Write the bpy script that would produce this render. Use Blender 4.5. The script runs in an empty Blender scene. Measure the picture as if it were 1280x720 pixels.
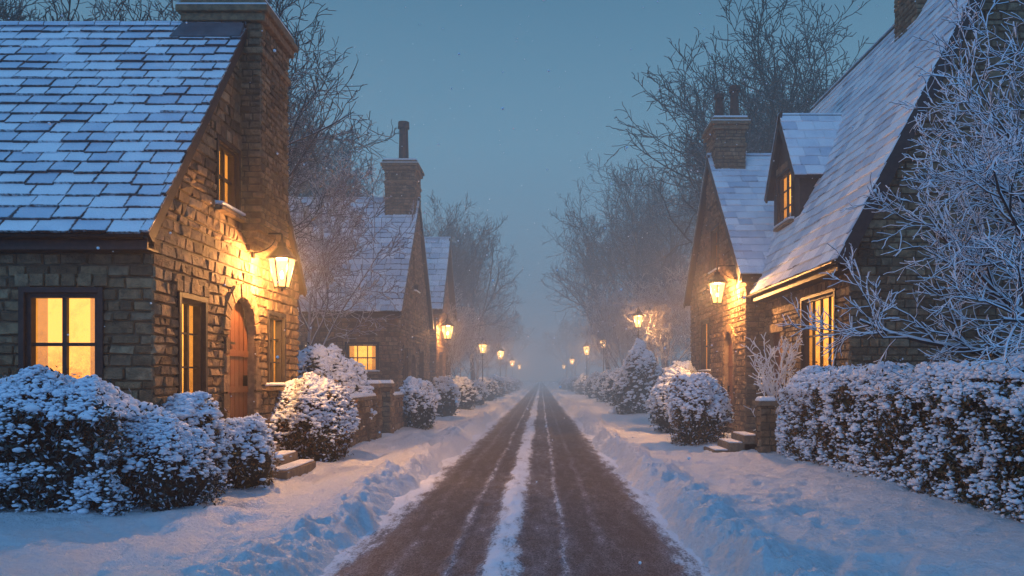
import bpy, math, random
import numpy as np
from mathutils import Vector, Matrix
random.seed(7); rng=np.random.default_rng(7)
S=bpy.context.scene
S.view_settings.view_transform='Standard'
try: S.view_settings.look='None'
except Exception: pass
S.view_settings.exposure=0
COL=S.collection

# ------------------------------------------------------------ node helpers
class NT:
    def __init__(s,name,world=None):
        if world: s.t=world.node_tree
        else:
            s.m=bpy.data.materials.new(name); s.m.use_nodes=True; s.t=s.m.node_tree
        s.t.nodes.clear()
    def n(s,typ,**k):
        nd=s.t.nodes.new(typ)
        for a,b in k.items(): setattr(nd,a,b)
        return nd
    def put(s,sock,v):
        if v is None: return
        if isinstance(v,bpy.types.NodeSocket): s.t.links.new(v,sock)
        elif isinstance(v,(tuple,list)) and len(v)==3 and sock.type=='RGBA': sock.default_value=(*v,1)
        else: sock.default_value=v
    def obj(s): return s.n('ShaderNodeTexCoord').outputs['Object']
    def gen(s): return s.n('ShaderNodeTexCoord').outputs['Generated']
    def pos(s): return s.n('ShaderNodeNewGeometry').outputs['Position']
    def nrm(s): return s.n('ShaderNodeNewGeometry').outputs['Normal']
    def uv(s): return s.n('ShaderNodeTexCoord').outputs['UV']
    def attr(s,a): return s.n('ShaderNodeAttribute',attribute_name=a).outputs['Fac']
    def noise(s,scale,detail=4,vec=None,rough=.55,dist=0):
        nd=s.n('ShaderNodeTexNoise'); nd.inputs['Scale'].default_value=scale; nd.inputs['Detail'].default_value=detail
        nd.inputs['Roughness'].default_value=rough; nd.inputs['Distortion'].default_value=dist
        s.put(nd.inputs['Vector'],vec if vec is not None else s.obj()); return nd.outputs['Fac']
    def ma(s,op,a,b=None,c=None,clamp=False):
        nd=s.n('ShaderNodeMath',operation=op); nd.use_clamp=clamp
        s.put(nd.inputs[0],a); s.put(nd.inputs[1],b)
        if c is not None: s.put(nd.inputs[2],c)
        return nd.outputs[0]
    def mr(s,v,a,b,c=0.,d=1.,smooth=True):
        nd=s.n('ShaderNodeMapRange'); nd.interpolation_type='SMOOTHSTEP' if smooth else 'LINEAR'
        for i,x in zip(range(5),(v,a,b,c,d)): s.put(nd.inputs[i],x)
        return nd.outputs[0]
    def ramp(s,f,stops):
        nd=s.n('ShaderNodeValToRGB'); e=nd.color_ramp.elements
        while len(e)<len(stops): e.new(.5)
        for x,(p,c) in zip(e,stops): x.position=p; x.color=(*c,1)
        s.put(nd.inputs[0],f); return nd.outputs[0]
    def mix(s,f,a,b,bt='MIX'):
        nd=s.n('ShaderNodeMix',data_type='RGBA',blend_type=bt)
        s.put(nd.inputs[0],f); s.put(nd.inputs[6],a); s.put(nd.inputs[7],b); return nd.outputs[2]
    def sep(s,v):
        nd=s.n('ShaderNodeSeparateXYZ'); s.put(nd.inputs[0],v); return nd.outputs
    def mapv(s,v,sc=(1,1,1),loc=(0,0,0)):
        nd=s.n('ShaderNodeMapping'); s.put(nd.inputs[0],v); nd.inputs['Scale'].default_value=sc; nd.inputs['Location'].default_value=loc; return nd.outputs[0]
    def bump(s,h,st=.5,d=.02):
        nd=s.n('ShaderNodeBump'); nd.inputs['Strength'].default_value=st; nd.inputs['Distance'].default_value=d; s.put(nd.inputs['Height'],h); return nd.outputs[0]
    def bsdf(s,col,rough=.7,normal=None,metal=0,spec=.4,**k):
        nd=s.n('ShaderNodeBsdfPrincipled'); s.put(nd.inputs['Base Color'],col); s.put(nd.inputs['Roughness'],rough)
        nd.inputs['Metallic'].default_value=metal; s.put(nd.inputs['Specular IOR Level'],spec)
        if normal is not None: s.put(nd.inputs['Normal'],normal)
        for a,b in k.items(): s.put(nd.inputs[a.replace('_',' ')],b)
        return nd.outputs[0]
    def out(s,sh,vol=False):
        o=s.n('ShaderNodeOutputMaterial'); s.t.links.new(sh,o.inputs['Volume' if vol else 'Surface']); return s.m

# ------------------------------------------------------------ materials
def m_snow(name='snow',sc=1,amt=.6):
    n=NT(name); a=n.noise(3.5*sc,3); b=n.noise(20*sc,5,rough=.7)
    h=n.ma('ADD',n.ma('MULTIPLY',a,1.6),n.ma('MULTIPLY',b,1.3))
    col=n.mix(n.mr(b,.3,.7),(.70,.78,.87),(.84,.88,.93))
    return n.out(n.bsdf(col,.5,n.bump(h,amt,.06),spec=.35))
M_snow=m_snow(amt=1.); M_snowsoft=m_snow('snow_soft',2,.35)
n=NT('snow_clump'); M_clump=n.out(n.bsdf((.70,.78,.88),.6,spec=.25))
def m_stone():
    n=NT('rough_stone'); r=n.attr('rnd')
    base=n.ramp(r,[(0,(.12,.08,.05)),(.3,(.25,.16,.09)),(.55,(.35,.23,.13)),(.8,(.22,.155,.10)),(1,(.42,.30,.18))])
    a=n.noise(9,5); b=n.noise(45,3)
    col=n.mix(n.mr(a,.3,.7),n.mix(.6,base,(.05,.04,.03)),base)
    g=n.noise(1.1,3); col=n.mix(n.mr(g,.55,.75,0,.35),col,(.07,.07,.055))
    h=n.ma('ADD',a,n.ma('MULTIPLY',b,.5))
    return n.out(n.bsdf(col,.8,n.bump(h,1.,.05),spec=.3))
M_stone=m_stone()
def m_plain(name,c1,c2,sc=8,rough=.8,bs=.4,metal=0,spec=.3):
    n=NT(name); a=n.noise(sc,4); return n.out(n.bsdf(n.mix(n.mr(a,.3,.7),c1,c2),rough,n.bump(n.noise(sc*5,3),bs,.01),metal,spec))
M_mortar=m_plain('mortar',(.07,.055,.04),(.13,.10,.07),12)
M_trim=m_plain('dressed_stone',(.14,.105,.075),(.24,.18,.12),10)
M_wood=m_plain('dark_painted_timber',(.018,.016,.018),(.035,.03,.03),14,.55)
M_iron=m_plain('black_iron',(.01,.01,.01),(.02,.02,.02),20,.4,.2,.6)
M_lead=m_plain('lead_flashing',(.05,.06,.075),(.09,.10,.12),5,.5,.3)
M_terra=m_plain('clay_pot',(.06,.035,.03),(.12,.06,.045),9)
def m_door():
    n=NT('oak_door'); v=n.mapv(n.obj(),(6,6,.8)); a=n.noise(6,5,v)
    return n.out(n.bsdf(n.mix(a,(.06,.02,.009),(.19,.07,.03)),.5,n.bump(a,.4,.01)))
M_door=m_door()
def m_tile(name,cover):
    n=NT(name); u=n.sep(n.uv()); 
    ex=n.ma('MULTIPLY',n.ma('MINIMUM',u[0],n.ma('SUBTRACT',1.,u[0])),12.)
    ey=n.ma('MULTIPLY',u[1],7.)
    m=n.ma('MINIMUM',n.ma('MINIMUM',ex,ey),1.)
    a=n.noise(2.2,4); b=n.noise(22,4); r=n.attr('rnd')
    f=n.ma('ADD',m,n.ma('ADD',n.ma('MULTIPLY',n.ma('SUBTRACT',b,.5),1.3),n.ma('MULTIPLY',n.ma('SUBTRACT',a,.5),1.2)))
    f=n.ma('ADD',f,n.ma('MULTIPLY',n.ma('SUBTRACT',r,.5),.5))
    f=n.mr(f,cover,cover+.6)
    sl=n.mix(b,(.03,.035,.045),(.09,.09,.10)); sn=n.mix(n.mr(n.ma('ADD',n.ma('MULTIPLY',r,.5),n.ma('MULTIPLY',a,.6)),.2,.8),(.46,.56,.68),(.80,.85,.9))
    col=n.mix(f,sl,sn); h=n.ma('ADD',f,n.ma('MULTIPLY',b,.8))
    return n.out(n.bsdf(col,n.mr(f,0.,1.,.4,.7),n.bump(h,.8,.03),spec=.35))
M_tile=m_tile('snowy_slate',-.12); M_tile2=m_tile('snow_covered_slate',-.8); M_tile3=m_tile('snowy_slate_thick',-.38)
def m_glow(name,hi,lo,st,sc=4):
    n=NT(name); uv=n.sep(n.uv()); a=n.noise(sc,5,dist=.6); b=n.noise(sc*5,5,rough=.7,dist=1.5)
    g=n.ma('ADD',n.mr(uv[1],-.2,.75),n.ma('MULTIPLY',n.ma('SUBTRACT',a,.5),1.3))
    g=n.ma('ADD',g,n.ma('MULTIPLY',n.ma('SUBTRACT',b,.45),n.mr(uv[1],.0,.6,3.2,.5)),clamp=True)
    e=n.n('ShaderNodeEmission'); n.put(e.inputs[0],n.mix(g,lo,hi)); n.put(e.inputs[1],st); return n.out(e.outputs[0])
M_room=m_glow('lit_room',(1.,.42,.065),(.34,.085,.006),2.2)
M_curt=m_glow('curtain',(1.,.36,.05),(.45,.13,.02),1.0,9)  # emission stands in for room light coming through the cloth
def m_glass():
    n=NT('window_glass'); g=n.n('ShaderNodeBsdfGlossy'); g.inputs['Roughness'].default_value=.03; g.inputs['Color'].default_value=(1,1,1,1)
    t=n.n('ShaderNodeBsdfTransparent'); x=n.n('ShaderNodeMixShader'); x.inputs[0].default_value=.07
    n.t.links.new(t.outputs[0],x.inputs[1]); n.t.links.new(g.outputs[0],x.inputs[2]); return n.out(x.outputs[0])
M_glass=m_glass()
def m_lampglass():
    n=NT('lantern_glass'); e=n.n('ShaderNodeEmission'); e.inputs[0].default_value=(1,.52,.14,1); e.inputs[1].default_value=6.5
    t=n.n('ShaderNodeBsdfTransparent'); x=n.n('ShaderNodeMixShader'); x.inputs[0].default_value=.3
    n.t.links.new(t.outputs[0],x.inputs[1]); n.t.links.new(e.outputs[0],x.inputs[2]); return n.out(x.outputs[0])
M_lglass=m_lampglass()
def m_em(name,c,s):
    n=NT(name); e=n.n('ShaderNodeEmission'); e.inputs[0].default_value=(*c,1); e.inputs[1].default_value=s; return n.out(e.outputs[0])
M_bulb=m_em('bulb_flame',(1,.72,.34),25)
def m_leaf(name,c1,c2,snow):
    n=NT(name); r=n.attr('rnd')
    col=n.mix(n.mr(r,.3,.8),c1,c2)
    f=n.mr(n.ma('FRACT',n.ma('MULTIPLY',r,17.3)),1-snow-.1,1-snow+.1)
    return n.out(n.bsdf(n.mix(f,col,(.55,.64,.76)),.6,spec=.3))
M_leaf=m_leaf('evergreen_leaf',(.014,.028,.030),(.04,.06,.05),.16)
M_leafb=m_leaf('autumn_leaf',(.05,.05,.02),(.20,.10,.035),.18)
M_core=m_plain('dark_core',(.008,.010,.008),(.015,.014,.010),5)  # near-black, for the solid cores that block light inside foliage
def m_bark(name,c,snow_lo,snow_hi,amt):
    n=NT(name); z=n.sep(n.nrm())[2]
    f=n.ma('MULTIPLY',n.mr(z,snow_lo,snow_hi),amt)
    return n.out(n.bsdf(n.mix(f,c,(.72,.78,.86)),.85,spec=.2))
M_bark=m_bark('bark',(.028,.027,.034),.3,.9,.4)
M_barkf=m_bark('frosted_bark',(.13,.10,.10),-.3,.5,.8)
M_barkn=m_bark('dark_bark',(.05,.04,.04),.1,.6,.8)
def m_road():
    n=NT('wet_asphalt'); p=n.pos(); s=n.sep(p); x=s[0]
    w=n.noise(1.0,3,n.mapv(p,(1.2,.22,1))); w2=n.noise(5.,3,n.mapv(p,(1,.5,1)))
    wx=n.ma('ADD',x,n.ma('ADD',n.ma('MULTIPLY',n.ma('SUBTRACT',w,.5),.22),n.ma('MULTIPLY',n.ma('SUBTRACT',w2,.5),.14)))
    f1=n.noise(5,5,n.mapv(p,(1.5,.35,1)),.7); f2=n.noise(40,4,n.mapv(p,(1,.6,1)),.8); big=n.noise(.9,3,n.mapv(p,(2.2,.3,1)))
    f3=n.noise(80,2,p,.6)
    c0=lambda f,a:n.ma('MULTIPLY',n.ma('SUBTRACT',f,.5),a)
    def strip(c,w,soft,amt):
        d=n.ma('ABSOLUTE',n.ma('SUBTRACT',wx,c)); return n.ma('MULTIPLY',n.mr(d,w,w+soft,1,0),amt)
    a=strip(-.37,.06,.24,.92); b=strip(.22,.0,.10,.62); c=strip(-.84,.0,.10,.50); d=strip(-.2,.3,.5,.22); e=strip(.62,.0,.1,.24); g=strip(-1.3,.0,.12,.24)
    ed=n.ma('ADD',n.mr(wx,-1.9,-1.4,.95,0),n.mr(wx,1.0,1.5,0,.95))
    m=a
    for q in (b,c,d,e,g,ed): m=n.ma('MAXIMUM',m,q)
    far=n.mr(s[1],8.,60.,0.,.10)
    m=n.ma('ADD',n.ma('ADD',m,far),n.ma('ADD',c0(big,.8),n.ma('ADD',c0(f1,1.5),c0(f2,1.4))))
    f=n.mr(m,.44,.86)
    thin=n.mr(n.ma('ADD',m,c0(f3,1.7)),.0,.5,0,.45)
    asp=n.mix(n.mr(f3,.35,.65),(.024,.026,.032),(.10,.105,.12))
    col=n.mix(f,n.mix(thin,asp,(.27,.30,.36)),(.72,.79,.88))
    h=n.ma('ADD',n.ma('MULTIPLY',f,1.0),n.ma('ADD',n.ma('MULTIPLY',f2,.8),n.ma('MULTIPLY',f3,.6)))
    return n.out(n.bsdf(col,n.mr(f,0,1,.60,.7),n.bump(h,.6,.03),spec=n.mr(f,0,1,.14,.2)))
M_road=m_road()

# ------------------------------------------------------------ mesh helpers
def link(o,parent=None):
    COL.objects.link(o)
    if parent: o.parent=parent
    return o
def grp(name,loc=(0,0,0)):
    e=bpy.data.objects.new(name,None); e.location=loc; e.empty_display_size=.3; return link(e)
class MB:
    def __init__(s): s.v=[];s.f=[];s.uv=[];s.r=[]
    def face(s,pts,uv=None,r=0.):
        i=len(s.v); s.v+= [tuple(p) for p in pts]; s.f.append(tuple(range(i,i+len(pts))))
        s.uv.append(uv or [(0.5,0.5)]*len(pts)); s.r.append(r)
    def hexa(s,p,r=0.,uvtop=None):
        i=len(s.v); s.v+=[tuple(q) for q in p]
        for k,f in enumerate([(3,2,1,0),(4,5,6,7),(0,1,5,4),(1,2,6,5),(2,3,7,6),(3,0,4,7)]):
            s.f.append(tuple(i+j for j in f)); s.uv.append(uvtop if (k==1 and uvtop) else [(0.,0.)]*4 if uvtop else [(0.5,0.5)]*4); s.r.append(r)
    def fbox(s,fr,u0,u1,v0,v1,n0,n1,r=None,ins=0):
        if r is None: r=random.random()
        s.hexa([fr(u0,v0,n0),fr(u1,v0,n0),fr(u1,v1,n0),fr(u0,v1,n0),fr(u0+ins,v0+ins,n1),fr(u1-ins,v0+ins,n1),fr(u1-ins,v1-ins,n1),fr(u0+ins,v1-ins,n1)],r)
    def box(s,x0,x1,y0,y1,z0,z1,r=None,ins=0):
        s.fbox(lambda u,v,n:(u,v,n),x0,x1,y0,y1,z0,z1,r,ins)
    def cyl(s,c,z0,z1,r0,r1,k=12,ax=None):
        a=[(c[0]+r0*math.cos(t),c[1]+r0*math.sin(t),z0) for t in [2*math.pi*i/k for i in range(k)]]
        b=[(c[0]+r1*math.cos(t),c[1]+r1*math.sin(t),z1) for t in [2*math.pi*i/k for i in range(k)]]
        i=len(s.v); s.v+=a+b
        for j in range(k):
            s.f.append((i+j,i+(j+1)%k,i+k+(j+1)%k,i+k+j)); s.uv.append([(0.5,.5)]*4); s.r.append(.5)
        s.f.append(tuple(range(i+k,i+2*k))); s.uv.append([(0.5,.5)]*k); s.r.append(.5)
        s.f.append(tuple(reversed(range(i,i+k)))); s.uv.append([(0.5,.5)]*k); s.r.append(.5)
    def obj(s,name,mat,parent=None,loc=None,bevel=0):
        if not s.v: return None
        me=bpy.data.meshes.new(name); me.from_pydata(s.v,[],s.f); me.materials.append(mat)
        ul=me.uv_layers.new(name='UVMap'); ul.data.foreach_set('uv',np.array([c for f in s.uv for c in f],dtype=np.float32).ravel())
        at=me.attributes.new('rnd','FLOAT','FACE'); at.data.foreach_set('value',np.array(s.r,dtype=np.float32))
        o=bpy.data.objects.new(name,me); link(o,parent)
        if loc: o.location=loc
        if bevel:
            m=o.modifiers.new('bevel','BEVEL'); m.width=bevel; m.segments=2; m.limit_method='ANGLE'
        return o
def np_mesh(name,V,F,mat,rnd=None,smooth=True):
    me=bpy.data.meshes.new(name); V=np.asarray(V,dtype=np.float32); F=np.asarray(F,dtype=np.int32); k=F.shape[1]
    me.vertices.add(len(V)); me.vertices.foreach_set('co',V.ravel())
    me.loops.add(F.size); me.loops.foreach_set('vertex_index',F.ravel())
    me.polygons.add(len(F)); me.polygons.foreach_set('loop_start',np.arange(0,F.size,k,dtype=np.int32))
    try: me.polygons.foreach_set('loop_total',np.full(len(F),k,dtype=np.int32))
    except Exception: pass
    me.polygons.foreach_set('use_smooth',np.full(len(F),smooth,dtype=bool))
    if rnd is not None:
        at=me.attributes.new('rnd','FLOAT','FACE'); at.data.foreach_set('value',np.asarray(rnd,dtype=np.float32))
    me.update(calc_edges=True); me.materials.append(mat); return me
def hsh(i,j,k): 
    v=np.sin(i*127.1+j*311.7+k*74.7)*43758.5453; return v-np.floor(v)
def vn(P):
    P=np.asarray(P,dtype=np.float64); i=np.floor(P); f=P-i; f=f*f*(3-2*f); r=0
    for a in (0,1):
        for b in (0,1):
            for c in (0,1):
                w=(f[:,0] if a else 1-f[:,0])*(f[:,1] if b else 1-f[:,1])*(f[:,2] if c else 1-f[:,2])
                r=r+w*hsh(i[:,0]+a,i[:,1]+b,i[:,2]+c)
    return r*2-1
def fbm(P,o=4):
    r=0;a=1;P=np.array(P,dtype=np.float64)
    for k in range(o): 
        r=r+a*vn(P+k*7.3); P=np.stack([P[:,0]*.8-P[:,1]*.6,P[:,0]*.6+P[:,1]*.8,P[:,2]],1)*2.03; a*=.5
    return r

# ------------------------------------------------------------ ground
RL,RR=-1.81,1.35
xs=np.concatenate([[-500,-250,-120,-60,-35,-22,-15,-11,-8.5],np.arange(-7,-2.5,.05),np.arange(-2.5,-1.3,.022),np.linspace(-1.25,.8,8),np.arange(.85,2.1,.022),np.arange(2.1,6.5,.05),[7,8.5,11,15,22,35,60,120,250,500]])
ys=[-80,-40,-20,-8,-3,0,2,3.5]; y=4.5
while y<70: ys.append(y); y*=1.005
while y<900: ys.append(y); y*=1.06
ys=np.array(ys); X,Y=np.meshgrid(xs,ys); x=X.ravel(); y=Y.ravel(); Z0=np.zeros_like(x)
wob=.14*fbm(np.stack([x*0+3.1,y*.55,Z0],1),4)+.07*fbm(np.stack([x*3,y*3,Z0],1),4)
dl=(RL-x)+wob; dr=(x-RR)+wob*1.0+.06*fbm(np.stack([x*0+9,y*.9,Z0],1),3)
d=np.maximum(dl,dr)
ss=np.clip((d+.05)/.6,0,1); ss=ss*ss*(3-2*ss)
near=np.clip(1.6-y/45,.25,1)
lump=fbm(np.stack([x*1.1,y*1.1,Z0],1),3); fine=fbm(np.stack([x*4.5,y*4.5,Z0],1),5); ff=fbm(np.stack([x*13,y*13,Z0+5],1),2)
ridge=np.exp(-((d-.5)/.36)**2)
z=-.06+ss*(.20+.045*lump)+ridge*(.15+.045*lump+.04*fine+.03*ff)+ss*(.022*fine+.014*ff)*near
dc=np.clip(fbm(np.stack([x*3.0,y*2.2,Z0+2],1),3)-.05,0,1)
tr=np.exp(-((x+3.3-.3*np.sin(y*.5))/.7)**2)+np.exp(-((x-2.9-.25*np.sin(y*.6+1))/.7)**2)
z-=tr*dc*.14*(y<45)
z+=np.clip((np.abs(x)-3.6)/2.,0,1)*.08
nx,ny=len(xs),len(ys)
I=(np.arange(ny-1)[:,None]*nx+np.arange(nx-1)[None,:]).ravel()
F=np.stack([I,I+1,I+nx+1,I+nx],1)
g=bpy.data.objects.new('snowy_ground',np_mesh('snowy_ground',np.stack([x,y,z],1),F,M_snow)); link(g)
# road
xs=np.linspace(-2.6,2.2,160); ysr=[-60,-20,-5,2]; yy=4.
while yy<60: ysr.append(yy); yy*=1.006
while yy<500: ysr.append(yy); yy*=1.1
ysr=np.array(ysr); X,Y=np.meshgrid(xs,ysr); x=X.ravel(); y=Y.ravel(); Z0=x*0
wx=x+.06*fbm(np.stack([x*0,y*.4,Z0],1),2)
f5=fbm(np.stack([x*6,y*4,Z0],1),3); f12=fbm(np.stack([x*16,y*12,Z0],1),2)
z=.03+.035*np.exp(-((wx+.37)/.17)**2)*(1+.9*f5)+.014*np.exp(-((wx-.22)/.05)**2)*(1+f5)+.012*np.exp(-((wx+.84)/.05)**2)*(1+f5)+.004*f5+.004*f12
nx,ny=len(xs),len(ysr); I=(np.arange(ny-1)[:,None]*nx+np.arange(nx-1)[None,:]).ravel()
link(bpy.data.objects.new('road',np_mesh('road',np.stack([x,y,z],1),np.stack([I,I+1,I+nx+1,I+nx],1),M_road)))

# ------------------------------------------------------------ walls
def subtract(iv,ops):
    out=[iv]
    for a,b in ops:
        nw=[]
        for p,q in out:
            if b<=p or a>=q: nw.append((p,q)); continue
            if a>p: nw.append((p,a))
            if b<q: nw.append((b,q))
        out=nw
    return out
def stones(mb,fr,u0,u1,v0,v1,ops=(),lim=None,ch=(.10,.19),cl=(.14,.40),t=(.012,.055)):
    v=v0
    while v<v1-.05:
        h=min(random.uniform(*ch),v1-v)
        a,b=(u0,u1) if lim is None else lim(v+h*.6)
        a=max(a,u0);b=min(b,u1)
        for p,q in subtract((a,b),[(o[0],o[1]) for o in ops if o[2]<v+h*.6 and o[3]>v+h*.4]):
            u=p
            while u<q-.02:
                w=random.uniform(*cl)
                if q-u-w<.10: w=q-u
                g=.007; r=random.random(); k=lambda:random.uniform(.004,.024)
                n1=lambda:random.uniform(*t)
                U0,U1,V0,V1=u+g,u+w-g,v+g,v+h-g
                if U1-U0>.02:
                    mb.hexa([fr(U0,V0,-.01),fr(U1,V0,-.01),fr(U1,V1,-.01),fr(U0,V1,-.01),
                         fr(U0+k(),V0+k(),n1()),fr(U1-k(),V0+k(),n1()),fr(U1-k(),V1-k(),n1()),fr(U0+k(),V1-k(),n1())],r)
                u+=w
        v+=h
def panels(mb,fr,u0,u1,v0,v1,ops=(),lim=None,extra=()):
    lv=sorted({v0,v1,*extra,*[o[2] for o in ops],*[o[3] for o in ops]})
    for a,b in zip(lv,lv[1:]):
        la,lb=(lim(a),lim(b)) if lim else ((u0,u1),(u0,u1))
        iv=subtract((-1e3,1e3),[(o[0],o[1]) for o in ops if o[2]<=a+1e-6 and o[3]>=b-1e-6])
        for p,q in iv:
            mb.face([fr(max(p,la[0]),a,0),fr(min(q,la[1]),a,0),fr(min(q,lb[1]),b,0),fr(max(p,lb[0]),b,0)])
def window(P,fr,o,cols,rows,curt=True,sill=True):
    u0,u1,v0,v1=o[:4]; D=.045
    rv=MB()
    for q in ([(u0,v0),(u0,v1)],[(u0,v1),(u1,v1)],[(u1,v1),(u1,v0)],[(u1,v0),(u0,v0)]):
        (a,b),(c,d)=q; rv.face([fr(a,b,.03),fr(c,d,.03),fr(c,d,-.2),fr(a,b,-.2)],r=.3)
    rv.obj('window_reveal',M_wood,P)
    f=MB(); t=.06
    f.fbox(fr,u0,u0+t,v0,v1,-D-.05,-D+.05);f.fbox(fr,u1-t,u1,v0,v1,-D-.05,-D+.05)
    f.fbox(fr,u0+t,u1-t,v1-t,v1,-D-.05,-D+.048);f.fbox(fr,u0+t,u1-t,v0,v0+t,-D-.05,-D+.048)
    for i in range(1,cols):
        c=u0+(u1-u0)*i/cols; w=.028 if (cols%2==0 and i==cols//2) else .014; f.fbox(fr,c-w,c+w,v0+t,v1-t,-D-.04,-D+.018)
    for i in range(1,rows):
        c=v0+(v1-v0)*i/rows; w=.022 if i*2==rows else .012; f.fbox(fr,u0+t,u1-t,c-w,c+w,-D-.035,-D+.012)
    f.fbox(fr,u0-.07,u0-.002,v0-.02,v1+.07,-.01,.06); f.fbox(fr,u1+.002,u1+.07,v0-.02,v1+.07,-.01,.06); f.fbox(fr,u0,u1,v1+.002,v1+.07,-.01,.062)
    f.obj('window_frame',M_wood,P)
    g=MB(); g.face([fr(u0,v0,-D-.02),fr(u1,v0,-D-.02),fr(u1,v1,-D-.02),fr(u0,v1,-D-.02)]); g.obj('window_glass',M_glass,P)
    r=MB(); r.face([fr(u0,v0,-.19),fr(u1,v0,-.19),fr(u1,v1,-.19),fr(u0,v1,-.19)],[(0,0),(1,0),(1,1),(0,1)]); r.obj('lit_room',M_room,P)
    if curt:
        c=MB(); W=u1-u0
        for a,b in ((u0+.02,u0+W*.2),(u1-W*.2,u1-.02)):
            k=14
            for i in range(k):
                p=a+(b-a)*i/k;q=a+(b-a)*(i+1)/k; d0=-.14+.018*math.sin(i*1.9);d1=-.14+.018*math.sin((i+1)*1.9)
                c.face([fr(p,v0,d0),fr(q,v0,d1),fr(q,v1,d1),fr(p,v1,d0)],[(0,0),(1,0),(1,1),(0,1)])
        c.obj('curtains',M_curt,P)
    tr=MB(); n=max(3,int((u1-u0+.3)/.2)); 
    for i in range(n):
        a=u0-.14+(u1-u0+.28)*i/n; b=u0-.14+(u1-u0+.28)*(i+1)/n; tr.fbox(fr,a+.006,b-.006,v1+.076,v1+.25,-.02,random.uniform(.05,.07),None,.012)
    if sill: tr.fbox(fr,u0-.1,u1+.1,v0-.1,v0-.022,-.1,.14,.5,.008)
    tr.obj('lintel_and_sill',M_stone,P)
    if sill:
        s=MB(); s.fbox(fr,u0-.1,u1+.1,v0-.02,v0+.06,-.04,.15,.5,.02); s.obj('sill_snow',M_snowsoft,P,bevel=.02)
def door(P,fr,o,arch=True):
    u0,u1,v0,v1=o[:4]; R=(u1-u0)/2; uc=(u0+u1)/2; vs=v1-R if arch else v1
    d=MB(); n=6; q_=.16
    for i in range(n):
        a=u0+(u1-u0)*i/n; b=u0+(u1-u0)*(i+1)/n; d.fbox(fr,a+.004,b-.004,v0,v1,-.3+q_,-.24+q_+random.uniform(-.004,.004),ins=.004)
    for k in (.18,.5,.82): 
        vv=v0+(vs-v0)*k; d.fbox(fr,u0+.03,u1-.03,vv-.05,vv+.05,-.25+q_,-.215+q_)
    d.obj('door_leaf',M_door,P)
    h=MB(); h.fbox(fr,u1-.2,u1-.16,v0+1.0,v0+1.18,-.24+q_,-.17+q_); h.fbox(fr,u0+.02,u0+.5,v0+.35,v0+.39,-.215+q_,-.2+q_); h.fbox(fr,u0+.02,u0+.5,vs-.2,vs-.16,-.215+q_,-.2+q_); h.obj('door_ironwork',M_iron,P)
    m=MB(); rv=MB()
    rv.face([fr(u0,v0,.03),fr(u0,vs,.03),fr(u0,vs,-.3),fr(u0,v0,-.3)]); rv.face([fr(u1,v0,.03),fr(u1,vs,.03),fr(u1,vs,-.3),fr(u1,v0,-.3)])
    rv.face([fr(u0,v0,.1),fr(u1,v0,.1),fr(u1,v0,-.3),fr(u0,v0,-.3)])
    if arch:
        K=11; an=[math.pi*i/K for i in range(K+1)]
        for a,b in zip(an,an[1:]):
            p=(uc+R*math.cos(a),vs+R*math.sin(a)); q=(uc+R*math.cos(b),vs+R*math.sin(b))
            m.face([fr(*p,.012),fr(*q,.012),fr(q[0],v1,.012),fr(p[0],v1,.012)])
            rv.face([fr(*p,.05),fr(*q,.05),fr(*q,-.3),fr(*p,-.3)])
            g=.012; a2,b2=a+g,b-g; r0,r1=R+.002,R+.24
            pt=lambda an,rr,n:fr(uc+rr*math.cos(an),vs+rr*math.sin(an),n)
            e=random.uniform(.06,.085)
            m.hexa([pt(a2,r0,0),pt(b2,r0,0),pt(b2,r1,0),pt(a2,r1,0),pt(a2+.01,r0+.01,e),pt(b2-.01,r0+.01,e),pt(b2-.01,r1-.01,e),pt(a2+.01,r1-.01,e)],random.uniform(.3,1))
    else:
        m.fbox(fr,u0-.2,u1+.2,v1+.003,v1+.24,-.02,.075,.7,.01)
        rv.face([fr(u0,v1,.03),fr(u1,v1,.03),fr(u1,v1,-.3),fr(u0,v1,-.3)])
    v=v0
    while v<vs-.05:
        h_=min(.3,vs-v); w=random.choice((.16,.26))
        m.fbox(fr,u0-w,u0-.002,v+.008,v+h_-.008,-.01,.07,None,.012); m.fbox(fr,u1+.002,u1+w,v+.008,v+h_-.008,-.01,.07,None,.012); v+=h_
    m.obj('door_surround',M_stone,P); rv.obj('door_reveal',M_trim,P)

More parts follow.
